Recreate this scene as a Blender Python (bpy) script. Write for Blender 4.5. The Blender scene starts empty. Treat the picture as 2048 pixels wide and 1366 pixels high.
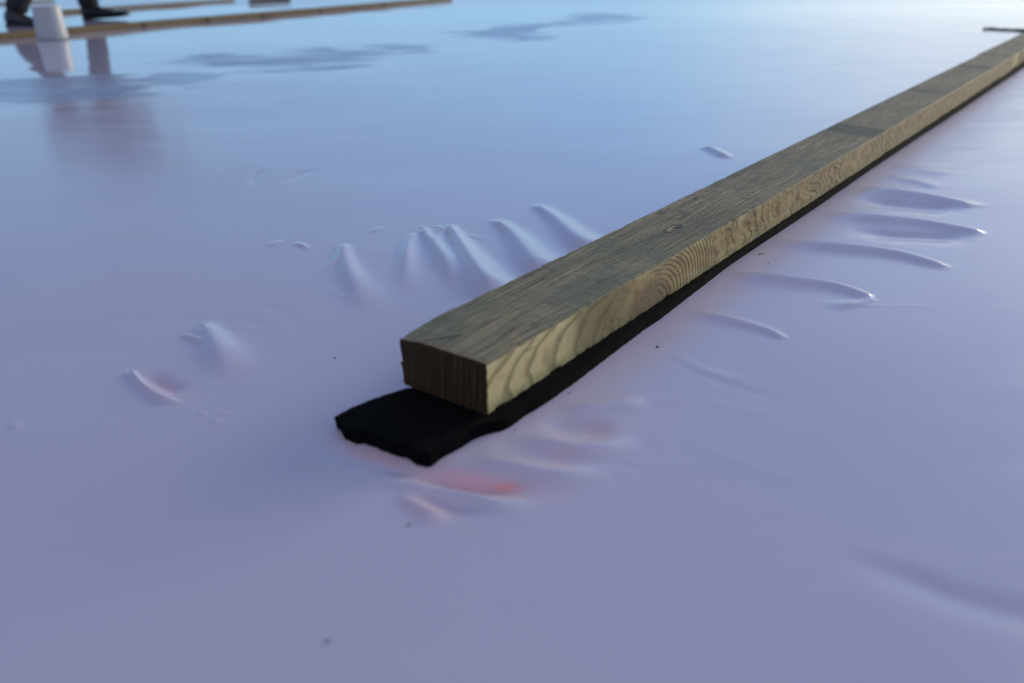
import bpy, bmesh, math, random
import numpy as np
from mathutils import Vector, Matrix
random.seed(7)
rng = np.random.default_rng(11)
R = math.radians
SC = bpy.context.scene
COL = SC.collection

# ------------------------------------------------------------------ camera
FPX, PITCH, ROLL, CAMH = 1637.8, 0.43419, -0.01552, 0.33025     # lens in photo pixels (2048 wide), tilt down, roll, height
cp, sp = math.cos(PITCH), math.sin(PITCH)
_r0 = Vector((1, 0, 0)); _u0 = Vector((0, sp, cp)); FW = Vector((0, cp, -sp))
RT = _r0 * math.cos(ROLL) + _u0 * math.sin(ROLL)
UP = -_r0 * math.sin(ROLL) + _u0 * math.cos(ROLL)
CAM = Vector((0, 0, CAMH))


def G(x, y, z=0.0):
    """photo pixel -> the point of the level plane at height z"""
    d = FW * FPX + RT * (x - 1024) - UP * (y - 683)
    return CAM + d * ((z - CAMH) / d.z)


cam = bpy.data.cameras.new('camera')
cam.sensor_width = 22.3
cam.lens = FPX / 2048 * 22.3
cam.clip_start = 0.01
cam.clip_end = 2000
cam.dof.use_dof = True
cam.dof.focus_distance = 0.96
cam.dof.aperture_fstop = 2.2
cam.dof.aperture_blades = 7
co = bpy.data.objects.new('camera', cam)
co.matrix_world = Matrix(((RT.x, UP.x, -FW.x, 0), (RT.y, UP.y, -FW.y, 0), (RT.z, UP.z, -FW.z, CAMH), (0, 0, 0, 1)))
COL.objects.link(co)
SC.camera = co

# ------------------------------------------------------------------ light
SUN_AZ, SUN_EL = R(50), R(10.0)      # clockwise from +Y
w = bpy.data.worlds.new('World'); SC.world = w; w.use_nodes = True
nt = w.node_tree; nt.nodes.clear()


class N:
    """small node-graph helper"""
    def __init__(s, tree): s.t = tree
    def new(s, typ, **kw):
        n = s.t.nodes.new(typ)
        for k, v in kw.items(): setattr(n, k, v)
        return n
    def put(s, sock, v):
        if v is None: return
        if hasattr(v, 'is_output'): s.t.links.new(v, sock)
        else: sock.default_value = v
    def m(s, op, a, b=None, c=None, clamp=False):
        n = s.new('ShaderNodeMath', operation=op, use_clamp=clamp)
        for i, v in enumerate((a, b, c)):
            if v is not None: s.put(n.inputs[i], v)
        return n.outputs[0]
    def vm(s, op, a, b=None):
        n = s.new('ShaderNodeVectorMath', operation=op)
        s.put(n.inputs[0], a)
        if b is not None: s.put(n.inputs[1], b)
        return n.outputs['Value'] if op in ('DOT_PRODUCT', 'LENGTH', 'DISTANCE') else n.outputs[0]
    def xyz(s, v):
        n = s.new('ShaderNodeSeparateXYZ'); s.put(n.inputs[0], v); return n.outputs
    def comb(s, x, y, z):
        n = s.new('ShaderNodeCombineXYZ')
        for i, v in enumerate((x, y, z)): s.put(n.inputs[i], v)
        return n.outputs[0]
    def noise(s, vec, scale, detail=2.0, rough=0.5, dist=0.0):
        n = s.new('ShaderNodeTexNoise'); s.put(n.inputs['Vector'], vec)
        n.inputs['Scale'].default_value = scale; n.inputs['Detail'].default_value = detail
        n.inputs['Roughness'].default_value = rough; n.inputs['Distortion'].default_value = dist
        return n.outputs['Fac']
    def step(s, v, a, b, lo=0.0, hi=1.0):
        n = s.new('ShaderNodeMapRange', interpolation_type='SMOOTHSTEP')
        s.put(n.inputs['Value'], v)
        s.put(n.inputs['From Min'], a); s.put(n.inputs['From Max'], b)
        s.put(n.inputs['To Min'], lo); s.put(n.inputs['To Max'], hi)
        return n.outputs['Result']
    def mix(s, f, a, b, blend='MIX'):
        n = s.new('ShaderNodeMix', data_type='RGBA', blend_type=blend)
        s.put(n.inputs[0], f)
        s.put(n.inputs[6], a if hasattr(a, 'is_output') else (*a, 1)); s.put(n.inputs[7], b if hasattr(b, 'is_output') else (*b, 1))
        return n.outputs[2]
    def attr(s, name):
        return s.new('ShaderNodeAttribute', attribute_name=name).outputs['Fac']


q = N(nt)
sky = q.new('ShaderNodeTexSky', sky_type='NISHITA', sun_disc=False)
sky.sun_elevation = SUN_EL; sky.sun_rotation = SUN_AZ
sky.altitude = 50; sky.air_density = 1.0; sky.dust_density = 0.42; sky.ozone_density = 4.0
# thin high cloud, rosy where the low sun catches it overhead and behind
tc = q.new('ShaderNodeTexCoord').outputs['Generated']
dirv = q.vm('NORMALIZE', tc)
dx, dy, dz = q.xyz(dirv)
cl = q.noise(q.comb(q.m('DIVIDE', dx, q.m('ADD', q.m('MAXIMUM', dz, 0.0), 0.25)), q.m('DIVIDE', dy, q.m('ADD', q.m('MAXIMUM', dz, 0.0), 0.25)), 0.0), 1.3, 4, 0.55)
cl = q.m('MULTIPLY', q.step(cl, 0.28, 0.60), q.step(q.m('SUBTRACT', dz, q.m('MULTIPLY', dy, .6)), 0.30, 0.80))
cool = q.mix(1.0, sky.outputs[0], (.80, .99, 1.07), 'MULTIPLY')
# pale haze low on the horizon, whiter towards the sun
sf = q.m('DIVIDE', q.m('ADD', q.m('MULTIPLY', dx, math.sin(SUN_AZ)), q.m('MULTIPLY', dy, math.cos(SUN_AZ))), q.m('SQRT', q.m('MAXIMUM', q.m('SUBTRACT', 1.0, q.m('MULTIPLY', dz, dz)), .02)))
cool = q.mix(q.step(sf, .15, .85, .26, 0.0), cool, (0.0, 0.0, 0.0))
haze_col = q.mix(q.step(sf, .72, 1.0), (1.35, 2.5, 3.75), (4.75, 4.85, 4.85))
cool = q.mix(q.m('MULTIPLY', q.m('SUBTRACT', 1.0, q.step(dz, .0, q.m('ADD', .36, q.m('MULTIPLY', q.step(sf, .74, 1.0), .26)))), .92), cool, haze_col)
rosy = q.mix(q.m('MULTIPLY', cl, 0.85), cool, (3.0, 2.55, 3.1))
bg = q.new('ShaderNodeBackground'); q.put(bg.inputs[0], rosy); bg.inputs[1].default_value = 0.14
q.put(q.new('ShaderNodeOutputWorld').inputs[0], bg.outputs[0])

sl = bpy.data.lights.new('sun', 'SUN'); sl.energy = 1.3; sl.angle = R(25); sl.color = (1.0, 0.86, 0.66)
so = bpy.data.objects.new('sun', sl); COL.objects.link(so)
sd = Vector((math.sin(SUN_AZ) * math.cos(SUN_EL), math.cos(SUN_AZ) * math.cos(SUN_EL), math.sin(SUN_EL)))
so.rotation_euler = sd.to_track_quat('Z', 'Y').to_euler()
so.location = sd * 20

vs = SC.view_settings
vs.view_transform = 'Standard'; vs.look = 'None'; vs.gamma = 1; vs.use_curve_mapping = False
vs.exposure = 0.82


# ------------------------------------------------------------------ helpers
def mat(name):
    m = bpy.data.materials.new(name); m.use_nodes = True
    t = m.node_tree; b = t.nodes['Principled BSDF']
    return m, N(t), b


def plain(name, col, rough=0.6, nscale=40, var=0.25, bump=0.0, coord='Object'):
    m, k, b = mat(name)
    v = k.new('ShaderNodeTexCoord').outputs[coord]
    n = k.noise(v, nscale, 4, 0.6)
    k.put(b.inputs['Base Color'], k.mix(n, [c * (1 - var) for c in col], [c * (1 + var) for c in col]))
    b.inputs['Roughness'].default_value = rough
    if bump:
        bn = k.new('ShaderNodeBump'); bn.inputs['Strength'].default_value = bump; bn.inputs['Distance'].default_value = 0.001
        k.put(bn.inputs['Height'], n); k.put(b.inputs['Normal'], bn.outputs[0])
    return m


def link(name, verts, faces, m, parent=None, smooth=True):
    me = bpy.data.meshes.new(name)
    me.from_pydata([tuple(v) for v in verts], [], faces)
    me.update()
    o = bpy.data.objects.new(name, me); COL.objects.link(o)
    for mm in (m if isinstance(m, (list, tuple)) else [m]): me.materials.append(mm)
    if smooth: me.polygons.foreach_set('use_smooth', [True] * len(me.polygons))
    if parent: o.parent = parent
    return o


def tag(o, label=None, cat=None, group=None, kind=None):
    for k, v in (('label', label), ('category', cat), ('group', group), ('kind', kind)):
        if v: o[k] = v
    return o


def empty(name, loc, rz=0.0):
    o = bpy.data.objects.new(name, None); COL.objects.link(o)
    o.location = loc; o.rotation_euler = (0, 0, rz); o.empty_display_size = 0.05
    return o


def vnoise(x, y, seed=0):
    """smooth value noise, numpy"""
    g = np.random.default_rng(seed).random((256, 256))
    xi = np.floor(x).astype(int); yi = np.floor(y).astype(int)
    fx = x - xi; fy = y - yi
    fx = fx * fx * fx * (fx * (fx * 6 - 15) + 10); fy = fy * fy * fy * (fy * (fy * 6 - 15) + 10)
    a = g[xi % 256, yi % 256]; b = g[(xi + 1) % 256, yi % 256]; c = g[xi % 256, (yi + 1) % 256]; d = g[(xi + 1) % 256, (yi + 1) % 256]
    return (a * (1 - fx) + b * fx) * (1 - fy) + (c * (1 - fx) + d * fx) * fy


def sstep(v, a, b):
    t = np.clip((v - a) / (b - a), 0, 1); return t * t * (3 - 2 * t)


def curve_pts(pts, n=40):
    """smooth 2-D polyline through ground points given as photo pixels"""
    P = [np.array(G(*p)[:2]) for p in pts]
    if len(P) == 2: return np.array([P[0] + (P[1] - P[0]) * t for t in np.linspace(0, 1, 12)])
    Q = [2 * P[0] - P[1]] + P + [2 * P[-1] - P[-2]]
    out = []
    for i in range(1, len(Q) - 2):
        for t in np.linspace(0, 1, max(4, n // (len(P) - 1)), endpoint=False):
            a, b, c, d = Q[i - 1:i + 3]
            out.append(.5 * (2 * b + (c - a) * t + (2 * a - 5 * b + 4 * c - d) * t * t + (3 * b - a - 3 * c + d) * t ** 3))
    out.append(P[-1])
    return np.array(out)


# ------------------------------------------------------------------ ground and plastic sheet
def spaced(parts):
    out = []
    for a, b, s in parts:
        n = max(1, int(round((b - a) / s)))
        out += list(np.linspace(a, b, n, endpoint=False))
    out.append(parts[-1][1])
    return np.array(out)


XS = spaced([(-9, -3.6, .6), (-3.6, -.46, .016), (-.46, .66, .0024), (.66, 3.2, .014), (3.2, 9, .6)])
YS = spaced([(-3, .2, .4), (.2, .42, .006), (.42, 1.15, .0022), (1.15, 2.2, .0045), (2.2, 6.5, .022), (6.5, 9.5, .06), (9.5, 16, .65)])
X, Y = np.meshgrid(XS, YS)
Z = 0.0008 * (vnoise(X * 4 + 40, Y * 4 + 40, 1) - .5) * 2 + 0.0022 * (vnoise(X * 1.5 + 70, Y * 1.5 + 30, 2) - .5) * 2
Z *= sstep(Y, -.5, .1) * 1.0
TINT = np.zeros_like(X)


def near_curve(C, r):
    x0, y0 = C.min(0) - r; x1, y1 = C.max(0) + r
    i0, i1 = np.searchsorted(XS, [x0, x1]); j0, j1 = np.searchsorted(YS, [y0, y1])
    sl_ = (slice(j0, j1), slice(i0, i1))
    x = X[sl_]; y = Y[sl_]
    best = np.full(x.shape, 1e9); side = np.zeros(x.shape); tt = np.zeros(x.shape)
    seg = np.linalg.norm(np.diff(C, axis=0), axis=1); L = np.concatenate([[0], np.cumsum(seg)])
    for i in range(len(C) - 1):
        a = C[i]; d = C[i + 1] - a; l2 = d @ d + 1e-12
        u = np.clip(((x - a[0]) * d[0] + (y - a[1]) * d[1]) / l2, 0, 1)
        ex = x - a[0] - u * d[0]; ey = y - a[1] - u * d[1]
        dist = ex * ex + ey * ey
        mk = dist < best
        best = np.where(mk, dist, best)
        side = np.where(mk, np.sign(d[0] * ey - d[1] * ex), side)
        tt = np.where(mk, (L[i] + u * seg[i]) / L[-1], tt)
    return sl_, np.sqrt(best), side, tt


def ridge(pts, k, wl, wr=None, rise=.35, fall=.35, w0=1.0, w1=1.0):
    """a fold: k sets how steep its flanks are (sign: crest or trough); half widths left and right of the drawn
    direction, scaled by w0 at its start and w1 at its end"""
    wr = wr or wl
    y_ = pts[len(pts) // 2][1]
    ridge_c(curve_pts(pts), k * math.tan((y_ + 95) / 3276) * min(wl, wr) * 1.95, wl, wr, rise, fall, w0, w1)


def ridge_c(C, amp, wl, wr, rise, fall, w0=1.0, w1=1.0):
    sl_, d, s, t = near_curve(C, 3.2 * max(wl, wr) * max(w0, w1))
    wt = w0 + (w1 - w0) * t
    wd = np.where(s > 0, wl, wr) * wt
    T = sstep(t, 0, rise) * ((1 - sstep(t, 1 - fall, 1)) if fall else 1)
    Z[sl_] += amp * T * wt * np.exp(-(d / wd) ** 2)


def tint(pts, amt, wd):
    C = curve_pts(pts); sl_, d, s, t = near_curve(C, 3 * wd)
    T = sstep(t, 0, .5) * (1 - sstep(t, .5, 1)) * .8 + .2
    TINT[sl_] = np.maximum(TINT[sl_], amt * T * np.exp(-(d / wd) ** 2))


mm = .001
YAW0 = 0.91994
# right of the beam: long folds running out from under it, steep behind and easy in front, ending in a point
ridge([(1702, 374), (1790, 386), (1870, 398), (1964, 417)], 1.9, .016, .040, .40, .10, 1.0, .40)
ridge([(1690, 398), (1780, 409), (1850, 416), (1930, 421)], -.7, .022, .026, .4, .3)
ridge([(1640, 424), (1740, 437), (1850, 448), (1978, 470)], 1.9, .015, .036, .40, .09, 1.0, .40)
ridge([(1680, 462), (1770, 470), (1850, 474), (1950, 478)], -.7, .018, .022, .4, .3)
ridge([(1530, 482), (1660, 494), (1790, 509), (1908, 541)], 1.8, .013, .030, .40, .12, 1.0, .40)
ridge([(1440, 546), (1560, 560), (1670, 575), (1750, 601)], 1.8, .010, .026, .40, .07, 1.0, .45)
ridge([(1650, 622), (1710, 612), (1752, 601)], .8, .010, .006, .5, .1, 1.3, .6)
ridge([(1368, 622), (1450, 640), (1530, 662), (1574, 683)], 1.3, .008, .018, .45, .08, 1.0, .4)
ridge([(1760, 352), (1830, 364), (1890, 382)], .8, .016, .026, .4, .25, 1.0, .5)
ridge([(1780, 334), (1850, 342), (1910, 354)], .5, .020, .026, .4, .3)
# in front of the black strip
ridge([(720, 940), (790, 962), (880, 984), (980, 1006), (1090, 1019)], .9, .006, .009, .4, .35, .8, 1.2)
ridge([(760, 938), (860, 955), (960, 972), (1080, 986)], -1.2, .012, .009, .45, .4)
ridge([(560, 915), (680, 940), (760, 950)], .35, .008, .006, .5, .4)
ridge([(790, 985), (840, 1015), (900, 1050)], .8, .005, .008, .4, .35, .7, 1.2)
ridge([(820, 978), (880, 1004), (980, 1036)], -.5, .010, .008, .4, .4)
ridge([(1010, 872), (1090, 888), (1180, 900), (1290, 884)], .8, .009, .012, .4, .4)
ridge([(930, 912), (1010, 932), (1120, 952), (1240, 944)], .7, .009, .012, .4, .4)
ridge([(1070, 850), (1150, 858), (1240, 860)], -.6, .011, .010, .4, .4)
ridge([(1110, 820), (1190, 815), (1300, 803)], .6, .008, .012, .4, .3)
# left of the beam: puckers drawn towards its end, narrow at the tip and widening
ridge([(840, 457), (868, 490), (900, 540), (935, 605)], 1.7, .016, .010, .08, .6, .40, 1.6)
ridge([(830, 462), (816, 490), (812, 535), (816, 600)], 1.4, .010, .008, .10, .7, .55, 1.7)
ridge([(824, 470), (836, 456), (850, 459), (860, 470)], 1.40, .004, .004, .3, .3)
ridge([(896, 448), (926, 500), (962, 558), (1010, 622)], 2.4, .020, .011, .06, .25, .32, 1.5)
ridge([(894, 452), (882, 468), (870, 494)], 1.40, .004, .005, .2, .5)
ridge([(866, 450), (880, 455), (890, 462)], 1.26, .003, .003, .3, .3)
ridge([(984, 436), (1020, 466), (1054, 510), (1096, 568)], 1.7, .022, .013, .12, .25, .45, 1.4)
ridge([(1066, 406), (1104, 434), (1146, 474), (1196, 516)], 1.6, .022, .014, .12, .25, .45, 1.3)
ridge([(642, 544), (668, 524), (690, 488)], 1.68, .0035, .0035, .3, .2)
ridge([(690, 486), (692, 528), (712, 575), (760, 650)], 1.3, .014, .010, .10, .75, .35, 1.9)
ridge([(355, 670), (380, 674), (410, 690)], 1.68, .0030, .0032, .3, .3)
ridge([(402, 640), (418, 668), (438, 705), (475, 770)], 1.0, .017, .012, .20, .55, .5, 1.5)
ridge([(255, 738), (272, 756), (296, 780), (330, 800), (372, 808)], 2.66, .0026, .0032, .15, .22)
ridge([(285, 742), (325, 768), (375, 790)], -0.84, .009, .008, .4, .4)
ridge([(398, 824), (412, 832)], .55, .0025, .0025, .4, .4)
ridge([(424, 838), (440, 850)], .55, .0025, .0025, .4, .4)
ridge([(440, 826), (452, 830)], .55, .0025, .0025, .4, .4)
ridge([(590, 484), (606, 492), (616, 500)], 1.26, .004, .004, .4, .4)
ridge([(735, 466), (752, 460), (762, 452)], 0.84, .005, .005, .4, .4)
ridge([(535, 495), (556, 484), (565, 478)], 0.70, .005, .005, .4, .4)
ridge([(15, 842), (28, 850), (40, 862)], .3, .004, .004, .4, .4)
ridge([(1408, 294), (1430, 304), (1460, 320)], 2.24, .010, .012, .2, .3)
ridge([(505, 372), (512, 352), (530, 334)], -0.98, .010, .006, .4, .4)
ridge([(565, 368), (600, 348), (636, 332)], -0.49, .010, .010, .4, .4)
# soft fold in the near right corner
ridge([(1640, 1100), (1800, 1146), (1920, 1190), (2080, 1234)], -.50, .0050, .018, .5, 0)
# long low swellings further out
for (a, b, h, wd) in (((330, 128), (700, 112), .9, .05), ((20, 182), (330, 168), .8, .05), ((940, 60), (1250, 36), .9, .07),
                      ((1430, 7), (1560, 9), 1.1, .05), ((1640, 5), (1740, 8), .9, .04), ((1780, 6), (1900, 6), 1.0, .04),
                      ((1920, 10), (2060, 14), .9, .04)):
    ridge([a, ((a[0] + b[0]) / 2, (a[1] + b[1]) / 2 + 3), b], h, wd, wd, .3, .3)
# many faint secondary creases fanning out from the strip
_rr = random.Random(5)
for i in range(17):
    t_ = _rr.random() ** 1.3
    sgn = 1 if _rr.random() < .62 else -1
    if sgn > 0: px0, py0 = 1000 + 760 * t_, 905 - 545 * t_
    else: px0, py0 = 640 + 560 * t_, 700 - 330 * t_
    p0 = G(px0, py0)
    an = YAW0 - (math.pi / 2) * sgn + _rr.uniform(-.35, .35)
    st = _rr.uniform(.0, .10); L_ = _rr.uniform(.04, .16)
    dv = Vector((math.cos(an), math.sin(an), 0)); sv_ = Vector((-dv.y, dv.x, 0))
    C_ = [np.array((p0 + dv * (st + L_ * u) + sv_ * (.012 * math.sin(3 * u + i) * L_ / .1))[:2]) for u in np.linspace(0, 1, 12)]
    ridge_c(np.array(C_), _rr.choice((-1, 1, 1)) * _rr.uniform(.03, .07) * .006, _rr.uniform(.004, .009), _rr.uniform(.004, .009), .4, .4)
tint([(800, 932), (930, 958), (1010, 974), (1120, 988)], .36, .012)  # red glow along the folds, painted into the sheet's colour
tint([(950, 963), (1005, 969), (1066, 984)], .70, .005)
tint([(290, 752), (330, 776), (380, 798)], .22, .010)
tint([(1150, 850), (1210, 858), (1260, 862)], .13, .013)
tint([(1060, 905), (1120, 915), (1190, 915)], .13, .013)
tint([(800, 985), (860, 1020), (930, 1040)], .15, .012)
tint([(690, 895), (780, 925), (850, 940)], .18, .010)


# wet film further out (mirror-like) and the dry islands in it, as masks over the sheet
def poly_sd(pts, xx, yy):
    P = np.array([np.array(G(*p)[:2]) for p in pts])
    ins = np.zeros(xx.shape, bool); best = np.full(xx.shape, 1e9)
    for i in range(len(P)):
        a, b = P[i], P[(i + 1) % len(P)]
        d = b - a
        u = np.clip(((xx - a[0]) * d[0] + (yy - a[1]) * d[1]) / (d @ d + 1e-12), 0, 1)
        best = np.minimum(best, (xx - a[0] - u * d[0]) ** 2 + (yy - a[1] - u * d[1]) ** 2)
        c = ((a[1] > yy) != (b[1] > yy)) & (xx < (b[0] - a[0]) * (yy - a[1]) / (b[1] - a[1] + 1e-12) + a[0])
        ins ^= c
    return np.where(ins, 1, -1) * np.sqrt(best)


far = YS > 1.6
jf = np.argmax(far)
xf, yf = X[jf:], Y[jf:]
edge_n = (vnoise(xf * 4 + 9, yf * 5 + 5, 5) - .5) * .16 + (vnoise(xf * 2.5 + yf * 2 + 9, yf * 15 - xf * 4 + 5, 6) - .5) * .30 + (vnoise(xf * 16 + 9, yf * 40 - xf * 8 + 5, 7) - .5) * .07
WET = np.zeros_like(X); DRY = np.zeros_like(X)
wetpoly = [(-900, 226), (0, 214), (110, 206), (230, 190), (340, 166), (520, 156), (720, 146), (860, 122), (1000, 96), (1250, 70), (1420, 52), (1700, 40), (2300, 24), (2300, -2), (1024, 8), (0, 14), (-900, 14)]
sd_ = poly_sd(wetpoly, xf, yf) + edge_n
wid = .06 + 2.2 * sstep(xf / yf, -.40, .05)
WET[jf:] = sstep(sd_ / wid, -1, 1.2)
dry = np.zeros(xf.shape)
for pl, soft in (([(925, 64), (1000, 52), (1090, 47), (1140, 31), (1210, 26), (1280, 34), (1240, 42), (1130, 49), (1085, 60), (1050, 77), (1000, 75)], .07),
                 ([(755, 93), (820, 88), (890, 99), (840, 104)], .05),
                 ([(300, 126), (420, 112), (560, 112), (640, 97), (770, 102), (720, 114), (690, 126), (650, 146), (560, 141), (380, 132)], .05),
                 ([(230, 166), (340, 150), (470, 166), (380, 178), (300, 178)], .04),
                 ([(-200, 164), (80, 158), (190, 147), (250, 156), (330, 168), (250, 190), (130, 205), (-200, 218)], .04)):
    dry = np.maximum(dry, sstep(poly_sd(pl, xf, yf) + edge_n * .8, -soft * 1.0, soft * .5) * (.75 + .25 * vnoise(xf * 5, yf * 9, 8)))
DRY[jf:] = dry


SCUFF = np.zeros_like(X)
_lx = (X + .01928) * math.cos(YAW0) + (Y - .55283) * math.sin(YAW0)
_ly = -(X + .01928) * math.sin(YAW0) + (Y - .55283) * math.cos(YAW0)
SCUFF[:] = np.exp(-(np.clip(-_ly - .02, 0, 9) / .11) ** 2) * sstep(_lx, -.2, .15) * (_ly < .05) * (.6 + .4 * vnoise(_lx * 12, _ly * 30, 71))


def sheet_material():
    m, k, b = mat('milky_plastic_film')
    v = k.new('ShaderNodeTexCoord').outputs['Object']
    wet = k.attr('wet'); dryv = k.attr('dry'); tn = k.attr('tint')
    smear = k.noise(k.vm('MULTIPLY', v, (2.2, 9.0, 1.0)), 1.6, 5, .62, .6)
    n1 = k.noise(v, 3.0, 4, 0.55); n2 = k.noise(v, 22.0, 3, 0.6)
    base = k.mix(n1, (.450, .443, .530), (.480, .468, .550))
    base = k.mix(k.m('MULTIPLY', k.step(n2, .5, .8), .10), base, (.46, .42, .50))
    dust = k.m('MULTIPLY', k.step(k.noise(v, 420, 2, .5), .70, .78), k.step(k.noise(v, 7, 3, .6), .48, .66))
    base = k.mix(k.m('MULTIPLY', dust, .28), base, (.30, .29, .33))
    base = k.mix(k.m('MULTIPLY', k.step(smear, .45, .7), .12), base, (.52, .50, .58))
    base = k.mix(tn, base, (1.0, .33, .25))  # rosy glow on the folds put into the base colour
    base = k.mix(k.m('MULTIPLY', dryv, .7), base, (.21, .295, .42))
    k.put(b.inputs['Base Color'], base)
    rg = k.m('ADD', k.m('ADD', .13, k.m('MULTIPLY', n2, .05)), k.m('MULTIPLY', k.step(smear, .42, .66), .055))
    wetdry = k.m('MULTIPLY', wet, k.m('SUBTRACT', 1.0, dryv))
    rg = k.m('ADD', k.m('MULTIPLY', rg, k.m('SUBTRACT', 1.0, wetdry)), k.m('MULTIPLY', wetdry, .045))
    rg = k.m('ADD', rg, k.m('MULTIPLY', dryv, .13))
    rg = k.m('ADD', rg, k.m('MULTIPLY', k.attr('scuff'), .17))
    k.put(b.inputs['Roughness'], rg)
    b.inputs['IOR'].default_value = 1.5
    k.put(b.inputs['Specular IOR Level'], k.m('SUBTRACT', .5, k.m('MULTIPLY', dryv, .22)))
    bn = k.new('ShaderNodeBump'); bn.inputs['Strength'].default_value = .25; bn.inputs['Distance'].default_value = .0006
    k.put(bn.inputs['Height'], k.noise(v, 38, 2, .5)); k.put(b.inputs['Normal'], bn.outputs[0])
    return m


ny, nx = X.shape
me = bpy.data.meshes.new('plastic_sheet')
nv = nx * ny; nf = (nx - 1) * (ny - 1)
me.vertices.add(nv); me.loops.add(nf * 4); me.polygons.add(nf)
me.vertices.foreach_set('co', np.stack([X, Y, Z], -1).astype(np.float32).ravel())
idx = np.arange(nv, dtype=np.int32).reshape(ny, nx)
me.loops.foreach_set('vertex_index', np.stack([idx[:-1, :-1], idx[:-1, 1:], idx[1:, 1:], idx[1:, :-1]], -1).ravel())
me.polygons.foreach_set('loop_start', np.arange(0, nf * 4, 4, dtype=np.int32))
me.update(calc_edges=True)
me.polygons.foreach_set('use_smooth', np.ones(nf, bool))
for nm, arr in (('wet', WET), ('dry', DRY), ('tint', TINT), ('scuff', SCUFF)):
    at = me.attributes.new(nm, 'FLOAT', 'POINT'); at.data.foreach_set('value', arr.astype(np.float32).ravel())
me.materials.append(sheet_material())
sheet = bpy.data.objects.new('plastic_sheet', me); COL.objects.link(sheet)
tag(sheet, 'pale milky plastic sheet stretched over the ground, wrinkled round the beam', kind='structure')

gm, k, b = mat('frosted_soil')
v = k.new('ShaderNodeTexCoord').outputs['Object']
k.put(b.inputs['Base Color'], k.mix(k.noise(v, 1.5, 6, .6), (.06, .07, .04), (.16, .15, .11)))
b.inputs['Roughness'].default_value = .95
tag(link('ground', [(-400, -400, -.05), (400, -400, -.05), (400, 400, -.05), (-400, 400, -.05)], [(0, 1, 2, 3)], gm), 'dull frosted ground under and around the sheet', kind='structure')

# ------------------------------------------------------------------ timber
YAW = 0.91994
BW, BT = .0934, .0445
B0 = Vector((-.01928, .55283, .01085))


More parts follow.
